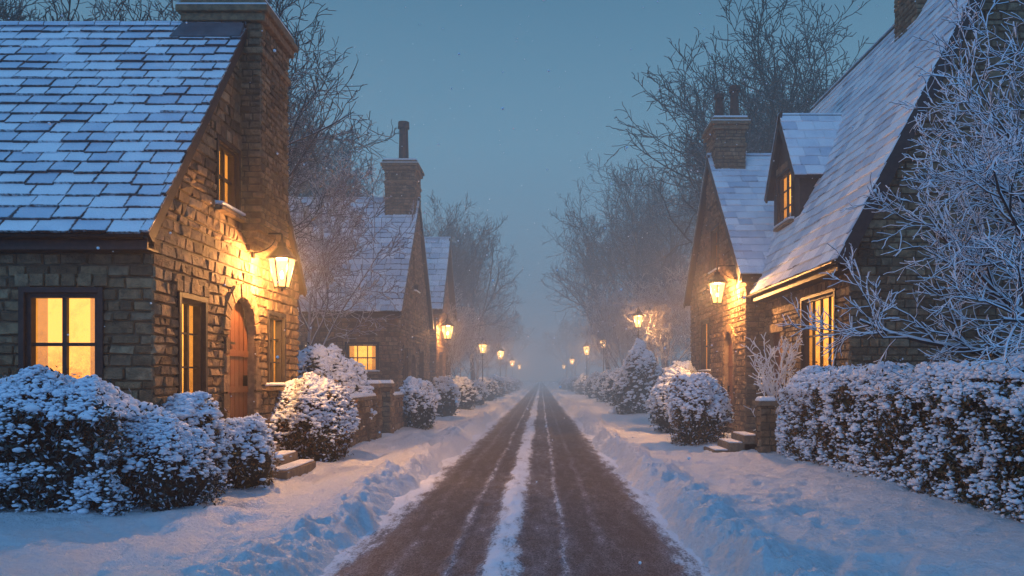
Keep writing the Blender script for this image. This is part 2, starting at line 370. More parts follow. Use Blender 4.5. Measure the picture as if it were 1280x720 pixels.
def chimney(P,T,a0,a1,b0,b1,z0,z1,pots,proj=False):
    m=MB(); s=MB(); t=MB(); sn=MB()
    B=lambda mb,aa,ab,ba,bb,za,zb,r=.4:mb.hexa([T(aa,ba,za),T(ab,ba,za),T(ab,bb,za),T(aa,bb,za),T(aa,ba,zb),T(ab,ba,zb),T(ab,bb,zb),T(aa,bb,zb)],r)
    B(m,a0,a1,b0,b1,z0,z1); m.obj('chimney_core',M_mortar,P)
    kw=dict(ch=(.09,.14),cl=(.14,.30),t=(.012,.04))
    stones(s,lambda u,v,n:T(a0-n,u,v),b0-.02,b1+.02,z0,z1,**kw)
    stones(s,lambda u,v,n:T(u,b0-n,v),a0-.02,a1+.02,z0,z1,**kw)
    stones(s,lambda u,v,n:T(a1+n,u,v),b0-.02,b1+.02,z0,z1,**kw)
    s.obj('chimney_stones',M_stone,P)
    e=.10; B(t,a0-e,a1+e,b0-e,b1+e,z1-.02,z1+.11); B(t,a0-.16,a1+.16,b0-.16,b1+.16,z1+.113,z1+.22); B(t,a0-e,a1+e,b0-e,b1+e,z1+.223,z1+.34)
    B(t,a0-.06,a1+.06,b0-.06,b1+.06,z1-.55,z1-.45)
    t.obj('chimney_cap',M_stone,P,bevel=.015)
    B(sn,a0-e+.03,a1+e-.03,b0-e+.03,b1+e-.03,z1+.343,z1+.40); B(sn,a0-.15,a1+.15,b0-.15,b0-e-.003,z1+.222,z1+.25)
    sn.obj('chimney_snow',M_snowsoft,P,bevel=.02)
    if pots:
        p=MB()
        for (a,b,h,r) in pots:
            c=T(a,b,0); zz=z1+.34; p.cyl(c,zz,zz+h*.15,r*1.25,r*1.15); p.cyl(c,zz+h*.15,zz+h*.85,r,r*.85); p.cyl(c,zz+h*.85,zz+h,r*1.15,r*1.1)
        p.obj('chimney_pots',M_terra,P)

def house(name,T,L,W,eave,apex,gops=(),eops=(),ova=.3,ovb=.3,tile=(.36,.23),mt=M_tile,vb=-.3,gcl=(.14,.40),bd=.24):
    P=grp(name); m=(apex-eave)/(W/2); low=eave-ovb*m; ang=math.atan(m); ca,sa=math.cos(ang),math.sin(ang)
    G=lambda u,v,n:T(-n,u,v); E=lambda u,v,n:T(u,-n,v)
    lim=lambda v:(0,W) if v<=eave else (W/2*(v-eave)/(apex-eave),W-W/2*(v-eave)/(apex-eave))
    w=MB(); panels(w,G,0,W,vb,apex,gops,lim,(eave,)); panels(w,E,0,L,vb,eave,eops)
    w.face([T(0,W,vb),T(L,W,vb),T(L,W,eave),T(0,W,eave)]); w.face([T(L,0,vb),T(L,W,vb),T(L,W,eave),T(L,W/2,apex),T(L,0,eave)])
    w.obj('walls',M_mortar,P)
    s=MB(); lim2=lambda v:(-.03,W+.03) if v<=eave else lim(v)
    stones(s,G,-.03,W+.03,0,apex-.1,gops,lim2,cl=gcl); stones(s,E,-.03,L,0,eave-.02,eops,cl=gcl); s.obj('stone_facing',M_stone,P)
    for fr,ops in ((G,gops),(E,eops)):
        for o in ops:
            if o[4]=='w': window(P,fr,o,o[5],o[6])
            elif o[4]=='d': door(P,fr,o,o[5])
    SL=(W/2+ovb)/ca
    def R(a,q,side,off):
        b=-ovb+q*ca-off*sa; z=low+q*sa+off*ca
        if side: b=W-b
        return T(a,b,z)
    ub=MB(); bb=MB(); tl=MB()
    for sd in (0,1):
        ub.hexa([R(-ova,0,sd,-.1),R(L+.2,0,sd,-.1),R(L+.2,SL,sd,-.1),R(-ova,SL,sd,-.1),R(-ova,0,sd,0),R(L+.2,0,sd,0),R(L+.2,SL,sd,0),R(-ova,SL,sd,0)])
        a0,a1=-ova-.045,-ova-.003
        bb.hexa([R(a0,-.03,sd,-bd),R(a1,-.03,sd,-bd),R(a1,SL+.12,sd,-bd),R(a0,SL+.12,sd,-bd),R(a0,-.03,sd,.02),R(a1,-.03,sd,.02),R(a1,SL,sd,.02),R(a0,SL,sd,.02)])
        nrow=int(SL/tile[1])+1; e=SL/nrow
        for i in range(nrow):
            q0=i*e; a=-ova-.03-random.random()*tile[0]*.8
            while a<L+.2:
                ww=tile[0]*random.uniform(.75,1.25); A0=max(a,-ova-.05)+.004;A1=min(a+ww,L+.22)-.004; a+=ww
                if A1-A0<.04: continue
                j=random.uniform(-.02,.02); l0=.045+random.uniform(-.008,.014); q1=min(q0+e*1.15,SL+.02); jj=random.uniform(-.008,.008)
                tl.hexa([R(A0,q0+j,sd,l0-.03),R(A1,q0+j+jj,sd,l0-.03),R(A1,q1,sd,.002),R(A0,q1,sd,.002),
                         R(A0,q0+j,sd,l0),R(A1,q0+j+jj,sd,l0+.004),R(A1,q1,sd,.016),R(A0,q1,sd,.016)],random.random(),[(0,0),(1,0),(1,1),(0,1)])
    ub.obj('roof_boards',M_wood,P); bb.obj('bargeboards',M_wood,P); tl.obj('roof_slates',mt,P)
    f=MB(); f.fbox(E,-ova,L+.2,low-.17,low-.03,ovb-.06,ovb-.02); f.fbox(E,-ova,L+.2,low-.2,low-.172,-.0,ovb-.02)
    f.obj('fascia_and_soffit',M_wood,P)
    gt=MB(); K=6
    for i in range(K):
        t0=math.pi+math.pi*i/K;t1=math.pi+math.pi*(i+1)/K; r=.055; cn=ovb+.045; cz=low-.03
        gt.face([T(-ova,-(cn+r*math.cos(t0)),cz+r*math.sin(t0)),T(L+.2,-(cn+r*math.cos(t0)),cz+r*math.sin(t0)),T(L+.2,-(cn+r*math.cos(t1)),cz+r*math.sin(t1)),T(-ova,-(cn+r*math.cos(t1)),cz+r*math.sin(t1))])
    gt.obj('gutter',M_iron,P)
    rd=MB(); a=-ova-.05
    topz=low+SL*sa
    while a<L+.2:
        b=a+.42
        for i in range(6):
            t0=math.pi*i/6;t1=math.pi*(i+1)/6; r=.11; z_=topz+random.uniform(-.004,.004)
            pt=lambda aa,t:T(aa,W/2+r*math.cos(t),z_-.02+r*math.sin(t)*.9)
            rd.face([pt(a,t0),pt(b-.015,t0),pt(b-.015,t1),pt(a,t1)],[(.3,.3)]*4,random.random()*.4)
        a=b
    rd.obj('ridge_tiles',mt,P)
    return P,R

TL=lambda x0,y0:(lambda a,b,z:Vector((x0-a,y0+b,z)))
TR=lambda x0,y0:(lambda a,b,z:Vector((x0+a,y0+b,z)))
TY=lambda x0,y0:(lambda a,b,z:Vector((x0+b,y0+a,z)))
T=TL(-5,10.3)
P1,_=house('stone_cottage',T,10,6.1,3.9,7.6,
  gops=[(.72,1.5,1.4,2.84,'w',2,3),(4.3,5.15,1.6,2.9,'w',2,3),(2.0,2.8,4.4,5.4,'w',2,2),(2.4,3.55,.6,3.06,'d',True)],
  eops=[(.68,1.62,1.5,2.82,'w',2,2),(3.6,4.6,1.5,2.82,'w',2,2)],ova=.07,ovb=.3,tile=(.42,.25),bd=.13)
chimney(P1,T,-.34,.85,3.0,4.4,4.3,7.66,[(.3,3.3,.6,.15),(.3,4.,.6,.15)])
fl=MB()
fl.hexa([T(-.1,2.72,7.3),T(1.05,2.72,7.3),T(1.05,4.5,7.3),T(-.1,4.5,7.3),T(-.1,2.9,7.6),T(.92,2.9,7.6),T(.92,4.4,7.6),T(-.1,4.4,7.6)]); fl.obj('chimney_flashing',M_lead,P1)
cb=MB()
for i in range(4): cb.fbox(lambda u,v,n:T(-n,u,v),3.0+.08*(3-i),4.40-.08*(3-i),3.9+i*.1,3.998+i*.1,-.02,.08+.08*i)
cb.obj('chimney_corbel',M_stone,P1)
st=MB(); ssn=MB()
for i in range(3):
    z1=.6-.16*i; xo=-5+.45+.3*i
    st.box(-5.02,xo,12.6-.06*i,13.95+.06*i,-.1,z1-.002*i,.5)
    ssn.box(xo-.3+.02,xo-.02,12.65-.06*i,13.9+.06*i,z1,z1+.035)
st.obj('door_steps',M_trim,P1,bevel=.015); ssn.obj('step_snow',M_snowsoft,P1,bevel=.02)
T=TL(-5,27.9)
P2,_=house('stone_cottage',T,10,7.8,4.4,8.9,
  gops=[(1.0,1.9,1.5,2.9,'w',2,2),(4.8,5.8,1.5,2.9,'w',2,2),(3.5,4.3,5.2,6.3,'w',2,2),(2.6,3.7,.3,2.7,'d',True)],
  eops=[(.7,1.75,2.0,2.95,'w',3,2),(4.4,5.4,1.8,2.9,'w',2,2)],tile=(.5,.32),mt=M_tile3,bd=.16,ova=.15)
chimney(P2,T,-.1,1.05,3.2,4.6,5.5,9.9,[(.45,3.9,1.7,.2)])
T=TL(-5,38.2)
P3,_=house('stone_cottage',T,9,6,5.4,9,gops=[(1,2,1.6,3,'w',2,2),(3.8,4.8,1.6,3,'w',2,2)],eops=[],tile=(.6,.4),gcl=(.3,.7),mt=M_tile3)
T=TR(5.5,21.4)
P4,_=house('stone_cottage',T,9,7.8,4.8,8.8,
  gops=[(3.2,4.2,5.1,6.45,'w',2,3),(4.5,5.8,2.0,3.65,'w',2,2),(1.3,2.4,.35,3.1,'d',True)],eops=[],tile=(.5,.32),mt=M_tile2,ova=.2,bd=.2)
chimney(P4,T,-.1,.8,3.3,4.6,7.2,9.45,[(.15,3.95,.95,.14),(.6,3.8,1.15,.15)])
T=TY(6,15.5)
P5,R5=house('stone_cottage',T,10.7,6,4.76,10.66,gops=[],
  eops=[(.75,2.75,1.85,3.5,'w',4,2),(4.3,5.35,.35,2.9,'d',False)],ova=.35,ovb=.4,tile=(.5,.3),mt=M_tile2)
chimney(P5,T,2.8,3.9,2.6,3.5,9.2,12.6,[])
def dormer(P):
    fr=lambda u,v,n:Vector((6.5-n,20.1+u,v)); W=2.2; ev=7.15; ap=8.75; o=(.5,1.7,5.85,7.2,'w',2,3)
    lim=lambda v:(0,W) if v<=ev else (W/2*(v-ev)/(ap-ev),W-W/2*(v-ev)/(ap-ev))
    w=MB(); panels(w,fr,0,W,5.2,ap,[o],lim,(ev,)); 
    for yy in (0,W): w.face([fr(yy,5.2,0),fr(yy,5.2,-2),fr(yy,ev,-2),fr(yy,ev,0)])
    w.obj('dormer_walls',M_wood,P); window(P,fr,o,2,3)
    tl=MB(); ub=MB(); m=(ap-ev)/(W/2); an=math.atan(m); ca,sa=math.cos(an),math.sin(an); ov=.25; low=ev-ov*m; SL=(W/2+ov)/ca
    for sd in (0,1):
        def R(a,q,off):
            b=-ov+q*ca-off*sa; b=W-b if sd else b
            return Vector((6.5-.15+a,20.1+b,low+q*sa+off*ca))
        ub.hexa([R(0,0,-.1),R(2.6,0,-.1),R(2.6,SL,-.1),R(0,SL,-.1),R(0,0,0),R(2.6,0,0),R(2.6,SL,0),R(0,SL,0)])
        ub.hexa([R(-.05,-.03,-.2),R(-.003,-.03,-.2),R(-.003,SL+.1,-.2),R(-.05,SL+.1,-.2),R(-.05,-.03,.02),R(-.003,-.03,.02),R(-.003,SL,.02),R(-.05,SL,.02)])
        n=7; e=SL/n
        for i in range(n):
            a=-.04-random.random()*.3
            while a<2.6:
                ww=random.uniform(.38,.55); A0=max(a,-.06)+.004;A1=a+ww-.004;a+=ww
                if A1-A0<.04: continue
                q0=i*e+random.uniform(-.015,.015);q1=min(i*e+e*1.15,SL+.02)
                tl.hexa([R(A0,q0,.015),R(A1,q0,.015),R(A1,q1,.002),R(A0,q1,.002),R(A0,q0,.045),R(A1,q0,.045),R(A1,q1,.016),R(A0,q1,.016)],random.random(),[(0,0),(1,0),(1,1),(0,1)])
    ub.obj('dormer_roof_boards',M_wood,P); tl.obj('dormer_slates',M_tile2,P)
dormer(P5)

# ------------------------------------------------------------ steps, low walls, pillars
e=grp('stone_steps',(3.75,17.3,0)); st=MB(); sn=MB()
for i in range(3):
    st.box(.32*i,1.9,0,1.15,-.1,.17+.16*i-.002,.5); sn.box(.32*i+.03,.32*i+.31,.05,1.1,.17+.16*i,.2+.16*i)
st.obj('treads',M_trim,e,bevel=.015); sn.obj('tread_snow',M_snowsoft,e,bevel=.015)
def pillar(x,y,h,w=.42):
    e=grp('stone_gate_pillar',(x,y,0)); m=MB(); m.box(-w/2,w/2,-w/2,w/2,-.1,h); m.obj('core',M_mortar,e)
    s=MB()
    kw=dict(ch=(.13,.2),cl=(.15,.26))
    stones(s,lambda u,v,n:(-w/2+u,-w/2-n,v),-.02,w+.02,0,h,**kw); stones(s,lambda u,v,n:(w/2+n,-w/2+u,v),-.02,w+.02,0,h,**kw); stones(s,lambda u,v,n:(-w/2-n,-w/2+u,v),-.02,w+.02,0,h,**kw)
    s.obj('stones',M_stone,e); c=MB(); c.box(-w/2-.07,w/2+.07,-w/2-.07,w/2+.07,h+.002,h+.1); c.obj('cap',M_trim,e,bevel=.01)
    n=MB(); n.box(-w/2-.05,w/2+.05,-w/2-.05,w/2+.05,h+.103,h+.2,ins=.05); n.obj('cap_snow',M_snowsoft,e,bevel=.03)
pillar(-4.5,21.2,1.5); pillar(-4.75,32.6,1.45); pillar(4.78,17.0,1.15,.3); pillar(-4.5,23.0,1.5)
def lowwall(x,y0,y1,h,t=.32):
    e=grp('low_stone_wall'); m=MB(); m.box(x-t/2,x+t/2,y0,y1,-.1,h); m.obj('core',M_mortar,e); s=MB()
    sg=1 if x<0 else -1
    stones(s,lambda u,v,n:(x+sg*(t/2+n),u,v),y0,y1,0,h,ch=(.12,.2)); stones(s,lambda u,v,n:(u,y0-n,v),x-t/2,x+t/2,0,h,ch=(.12,.2)); s.obj('stones',M_stone,e)
    c=MB(); u=y0
    while u<y1: w=min(random.uniform(.4,.6),y1-u); c.box(x-t/2-.06,x+t/2+.06,u+.005,u+w-.005,h+.003,h+.08); u+=w
    c.obj('coping',M_trim,e,bevel=.01); n=MB(); n.box(x-t/2-.05,x+t/2+.05,y0,y1,h+.083,h+.17,ins=.04); n.obj('coping_snow',M_snowsoft,e,bevel=.03)
lowwall(-4.5,16.9,20.95,1.2); lowwall(-4.6,23.25,32.35,1.15)

# ------------------------------------------------------------ lanterns
def lantern_parts(P,s,z,lit,pw):
    fr=MB(); gl=MB(); k=6; r0,r1=.11*s,.2*s; h=.42*s
    ring=lambda r,zz:[Vector((r*math.cos(2*math.pi*i/k+.3),r*math.sin(2*math.pi*i/k+.3),z+zz)) for i in range(k)]
    A=ring(r0,0);B=ring(r1,h)
    for i in range(k):
        j=(i+1)%k; gl.face([A[i]*1,A[j]*1,B[j]*1,B[i]*1])
        c=lambda p,rr:[Vector((p.x+rr*math.cos(t),p.y+rr*math.sin(t),p.z)) for t in (0,1.57,3.14,4.71)]
        fr.hexa(c(A[i],.013*s)+c(B[i],.013*s))
    gl.face(A)
    for i in range(k):
        j=(i+1)%k; c=lambda p:[Vector((p.x*q,p.y*q,p.z-dz)) for q,dz in ((.9,0),(1.08,0),(1.08,.03*s),(.9,.03*s))]
        a_,b_=c(A[i]),c(A[j]); fr.hexa([a_[0],a_[1],a_[2],a_[3],b_[0],b_[1],b_[2],b_[3]])
    fr.cyl((0,0),z-.07*s,z-.004,.012*s,.03*s)
    fr.cyl((0,0),z+h,z+h+.035*s,r1*1.18,r1*1.2,k*2); fr.cyl((0,0),z+h+.035*s,z+h+.2*s,r1*1.15,r1*.35,k*2)
    fr.cyl((0,0),z+h+.2*s,z+h+.27*s,r1*.38,r1*.3,k*2); fr.cyl((0,0),z+h+.27*s,z+h+.38*s,.03*s,.012*s)
    fr.obj('frame',M_iron,P); gl.obj('glass_panes',M_lglass,P)
    b=MB(); b.cyl((0,0),z+.13*s,z+.19*s,.015*s,.028*s);b.cyl((0,0),z+.19*s,z+.25*s,.028*s,.006*s); bo=b.obj('bulb',M_bulb,P)
    ld=bpy.data.lights.new('bulb_light','POINT'); ld.energy=pw; ld.color=(1,.44,.13); ld.shadow_soft_size=.05*s
    lo=bpy.data.objects.new('bulb_light',ld); lo.location=(0,0,z+.3*s); link(lo,P)
def wall_lantern(x,y,z,s,pw,wx):
    P=grp('wall_lantern',(x,y,z)); lantern_parts(P,s,0,True,pw); top=.8*s; d=wx-x; sg=1 if d>0 else -1
    m=MB(); m.box(min(0,d),max(0,d),-.014,.014,top+.02,top+.05); m.box(min(d,d-sg*.03),max(d,d-sg*.03),-.05,.05,top-.35*s,top+.12)
    for i in range(8):
        t0=i/8*math.pi/2;t1=(i+1)/8*math.pi/2; R=abs(d)*.8
        p=lambda t:(d-sg*R*math.sin(t),top-.28*s+ (1-math.cos(t))*.28*s)
        (xa,za),(xb,zb)=p(t0),p(t1)
        m.hexa([(xa,-.01,za),(xa,.01,za),(xa,.01,za+.022),(xa,-.01,za+.022),(xb,-.01,zb),(xb,.01,zb),(xb,.01,zb+.022),(xb,-.01,zb+.022)])
    m.box(-.012,.012,-.012,.012,top-.02,top+.03)
    m.obj('bracket',M_iron,P)
wall_lantern(-4.45,13.75,3.3,1.1,1400,-4.96)
wall_lantern(4.92,22.3,3.85,1.25,1900,5.48)
wall_lantern(-4.5,38.6,3.7,1.4,1300,-4.96)
def street_lamp(x,y,h,s,pw):
    P=grp('street_lamp',(x,y,0)); m=MB(); m.cyl((0,0),-.1,.5,.11,.09);m.cyl((0,0),.5,.58,.1,.06); m.cyl((0,0),.58,h-.15,.05,.032); m.cyl((0,0),h-.15,h-.08,.045,.02)
    m.box(-.25,.25,-.012,.012,h-.45,h-.42); m.obj('post',M_iron,P); lantern_parts(P,s,h,True,pw)
for x,y,h in ((5.0,41,4.4),(-4.0,55,3.55),(-3.95,78,3.7),(-4.0,112,3.6),(4.6,80,4.2),(4.6,118,4.0),(4.7,60,4.1),(-4,150,3.7),(4.6,160,3.9)):
    street_lamp(x,y,h,1.35 if y<70 else 1.9,1300 if y<70 else 1900)

# ------------------------------------------------------------ bushes
bm=__import__('bmesh')
def ico(sub):
    b=bm.new(); bm.ops.create_icosphere(b,subdivisions=sub,radius=1); V=np.array([v.co[:] for v in b.verts]); F=np.array([[v.index for v in f.verts] for f in b.faces]); b.free(); return V,F
ICO1=ico(1); ICO2=ico(2)
def inst(tv,tf,P,sc,rot=None):
    n=len(P); V=tv[None]*sc[:,None,:]
    if rot is not None: V=np.einsum('nij,nkj->nki',rot,V)
    V=V+P[:,None,:]; F=tf[None]+(np.arange(n)*len(tv))[:,None,None]
    return V.reshape(-1,3),F.reshape(-1,tf.shape[1])
def rrot(n):
    q=rng.normal(size=(n,4)); q/=np.linalg.norm(q,axis=1)[:,None]; w,x,y,z=q.T
    return np.stack([1-2*(y*y+z*z),2*(x*y-z*w),2*(x*z+y*w),2*(x*y+z*w),1-2*(x*x+z*z),2*(y*z-x*w),2*(x*z-y*w),2*(y*z+x*w),1-2*(x*x+y*y)],1).reshape(n,3,3)
LV=np.array([[0,-1,0],[.45,0,.18],[0,1,0],[-.45,0,.18]]); LF=np.array([[0,1,2],[0,2,3]])
def foliage(name,loc,sampler,nl,nc,leaf,clump,mat,core,hi=False,upb=.25):
    P=grp(name,loc)
    p,nr=sampler(nl); depth=rng.random(nl)**1.5*.22; p=p-nr*depth[:,None]+rng.normal(size=p.shape)*.02
    out=rng.random(nl)<.09; p[out]+=nr[out]*rng.random((out.sum(),1))*.16
    sc=leaf*rng.uniform(.6,1.4,nl); V,F=inst(LV,LF,p,np.stack([sc]*3,1),rrot(nl)); r=np.repeat(rng.random(nl),2)
    o=bpy.data.objects.new('leaves',np_mesh('leaves',V,F,mat,r,False)); link(o,P)
    p,nr=sampler(int(nc*2.2)); nz=vn(p*7.+3)*.45+vn(p*2.1)*.35
    keep=(nr[:,2]*.8+upb+nz)>rng.uniform(-.15,.75,len(p)); p,nr=p[keep],nr[keep]; n=len(p)
    s=clump*np.exp(rng.normal(0,.42,n)); sc=np.stack([s*rng.uniform(.8,1.6,n),s*rng.uniform(.8,1.6,n),s*rng.uniform(.45,.8,n)],1)
    p=p-nr*rng.uniform(-.04,.05,n)[:,None]; p[:,2]+=.01
    t=ICO2 if hi else ICO1; tv=t[0]*(1+.16*vn(t[0]*2.3)[:,None])
    V,F=inst(tv,t[1],p,sc,None)
    V=V+.4*clump*np.stack([vn(V*24),vn(V*24+9),vn(V*24+4)],1)
    o=bpy.data.objects.new('snow_clumps',np_mesh('snow_clumps',V,F,M_clump,None,True)); link(o,P)
    o=bpy.data.objects.new('light_block_core',core); link(o,P)  # solid core added to stop light passing through the leaves
    return P
def bush(x,y,rx,ry,h,mat=None,dens=1.,leaf=.035,clump=.035,hi=False,name='snowy_bush',cone=0,upb=.12,zc=.45,dc=1.2):
    sd=x*3.1+y; c=np.array([0,0,h*zc]); ax=np.array([rx,ry,h*(1-zc)])
    def samp(n):
        d=rng.normal(size=(n,3)); d/=np.linalg.norm(d,axis=1)[:,None]; d[:,2]=np.where(d[:,2]<-.75,-d[:,2],d[:,2])
        r=1+.2*vn(d*1.9+sd)+.14*vn(d*4.5+sd)
        q=d*r[:,None]*ax; 
        if cone: k=1-cone*np.clip(q[:,2]/ax[2],-.2,1); q[:,:2]*=k[:,None]
        nrm=d/ax; nrm/=np.linalg.norm(nrm,axis=1)[:,None]; q=q+c; q[:,2]=np.maximum(q[:,2],.05); return q,nrm
    d,f=ico(3); r=.82*(1+.2*vn(d*1.9+sd)); q=d*r[:,None]*ax
    if cone: q[:,:2]*=(1-cone*np.clip(q[:,2]/ax[2],-.2,1))[:,None]
    core=np_mesh('light_block_core',q+c,f,M_core)
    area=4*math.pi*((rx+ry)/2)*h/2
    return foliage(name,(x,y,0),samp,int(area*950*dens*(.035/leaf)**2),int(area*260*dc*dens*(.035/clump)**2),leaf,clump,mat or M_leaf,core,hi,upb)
def hedge(A,B,w,h,mat,dens=1.,leaf=.035,clump=.035,hi=False,upb=.1,dc=1.,rg=1.):
    A=np.array(A);B=np.array(B);L=np.linalg.norm(B-A);t=(B-A)/L;nn=np.array([-t[1],t[0]]); C=(A+B)/2
    def samp(n):
        k=rng.random(n)*(2*h+w); s=rng.uniform(-L/2,L/2,n); a=np.zeros(n);z=np.zeros(n);na=np.zeros(n);nz=np.zeros(n);nsx=np.zeros(n)
        m1=k<h; m2=(k>=h)&(k<2*h); m3=k>=2*h
        a[m1]=-w/2;z[m1]=k[m1];na[m1]=-1; a[m2]=w/2;z[m2]=k[m2]-h;na[m2]=1; a[m3]=k[m3]-2*h-w/2;z[m3]=h;nz[m3]=1
        en=rng.random(n)<w/(L+w)*.9; sg=np.where(rng.random(n)<.5,-1,1); s[en]=sg[en]*L/2; a[en]=rng.uniform(-w/2,w/2,en.sum()); z[en]=rng.uniform(0,h,en.sum()); na[en]=0;nz[en]=0;nsx[en]=sg[en]
        top=np.clip((z-(h-.4))/.4,0,1); ed=np.clip((np.abs(a)-(w/2-.4))/.4,0,1); es=np.clip((np.abs(s)-(L/2-.4))/.4,0,1)
        z=z-.22*np.maximum(ed,es)**2*top; a=a*(1-.18*top**2); s=s-np.sign(s)*.2*top**2*es
        nz=nz+top*.6; na=na+ed*np.sign(a)*.6
        N=np.stack([nsx,na,nz],1)+1e-6; N/=np.linalg.norm(N,axis=1)[:,None]
        q=np.stack([s,a,z],1); wd=q+np.array([A[0],A[1],0]); dsp=rg*(.14*vn(wd*1.3)+.12*vn(wd*3.1))
        q=q+N*dsp[:,None]; q[:,2]=np.maximum(q[:,2],.04)
        W=lambda Q:np.stack([Q[:,0]*t[0]+Q[:,1]*nn[0],Q[:,0]*t[1]+Q[:,1]*nn[1],Q[:,2]],1)
        return W(q),W(N)
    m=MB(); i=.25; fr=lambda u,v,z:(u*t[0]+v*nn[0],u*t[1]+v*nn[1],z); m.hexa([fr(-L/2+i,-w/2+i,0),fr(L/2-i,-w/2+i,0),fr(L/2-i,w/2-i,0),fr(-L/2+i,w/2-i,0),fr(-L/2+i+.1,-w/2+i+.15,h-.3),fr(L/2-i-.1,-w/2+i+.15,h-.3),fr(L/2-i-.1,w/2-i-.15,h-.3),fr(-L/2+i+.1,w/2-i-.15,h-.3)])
    me=bpy.data.meshes.new('light_block_core'); me.from_pydata(m.v,[],m.f); me.materials.append(M_core)
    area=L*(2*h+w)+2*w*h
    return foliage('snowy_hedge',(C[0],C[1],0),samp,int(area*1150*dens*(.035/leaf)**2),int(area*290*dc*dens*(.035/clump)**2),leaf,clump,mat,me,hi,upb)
hedge((-10,9.35),(-4.75,9.45),1.35,1.66,M_leaf,1.1,.032,.020,False,upb=.0,dc=1.0)
bush(-4.62,9.75,.62,.6,1.12,M_leaf,1.2,.026,.018,False,upb=.08,dc=1.)
bush(-4.4,11.65,.5,.6,1.15,M_leafb,.8,.026,.02,False,upb=.1)
bush(-4.75,10.8,.5,.5,1.35,M_leafb,.9,.03,.02,False)
bush(-4.4,15.4,.8,.85,1.72,M_leafb,1.2,.034,.023,False,upb=.05)
bush(-5.5,20.6,1.1,1.0,2.5,M_leaf,1.,.045,.032)
bush(-4.0,26.2,.6,.7,1.7,M_leaf,1.,.045,.034)
hedge((6.15,4.5),(5.5,16.4),1.35,1.84,M_leafb,1.0,.032,.021,False,upb=.0,dc=1.0,rg=.65)
bush(3.95,20,.75,.8,1.85,M_leafb,1.2,.036,.028,upb=.02)
bush(4.05,24.,.72,.9,1.95,M_leaf,1.,.045,.034)
bush(4.7,27,.8,1,2.2,M_leaf,1.,.045,.034)
bush(4.65,37,1.2,1.2,3.3,M_leaf,.8,.055,.045,cone=.5,name='conical_evergreen',zc=.32,upb=0)
for x,y,r,h in ((-4.1,34,.65,1.75),(-4.2,42,.85,1.8),(-4.1,50,.8,1.7),(-4.2,60,1.,1.8),(-4.2,72,1.1,1.9),(-4.2,88,1.2,2.),(-4.2,105,1.3,2.),(-4.6,130,1.6,2.1),
                (4.7,48,.9,2.2),(4.8,57,1.,2.3),(4.7,68,1.,2.2),(4.6,84,1.2,2.1),(4.6,105,1.3,2.1),(4.6,130,1.6,2.1)):
    bush(x,y,r,r*1.15,h,M_leaf,.45 if y<60 else .3,.07,.055)

# ------------------------------------------------------------ trees
def tube(batch,sides,grow=1.,dz=0.,add=0.):
    Vs=[];Fs=[];off=0
    for n,items in batch.items():
        P=np.array([i[0] for i in items]); R=np.array([i[1] for i in items])
        P=P.copy(); P[:,:,2]+=R*dz; R=R*grow+add
        Tn=np.gradient(P,axis=1); Tn/=np.linalg.norm(Tn,axis=2)[:,:,None]+1e-9
        ref=np.array([.31,.22,.92]); ref=ref/np.linalg.norm(ref); A=np.cross(Tn,ref); ln=np.linalg.norm(A,axis=2); A[ln<.1]=[1,0,0]; A/=np.linalg.norm(A,axis=2)[:,:,None]; Bv=np.cross(Tn,A)
        th=np.arange(sides)*2*math.pi/sides
        ring=P[:,:,None,:]+R[:,:,None,None]*(np.cos(th)[None,None,:,None]*A[:,:,None,:]+np.sin(th)[None,None,:,None]*Bv[:,:,None,:])
        B=len(items); idx=np.arange(B*n*sides).reshape(B,n,sides)+off
        a=idx[:,:-1,:];b=idx[:,1:,:]; F=np.stack([a,np.roll(a,-1,2),np.roll(b,-1,2),b],-1).reshape(-1,4)
        Vs.append(ring.reshape(-1,3));Fs.append(F);off+=B*n*sides
    return np.concatenate(Vs),np.concatenate(Fs)
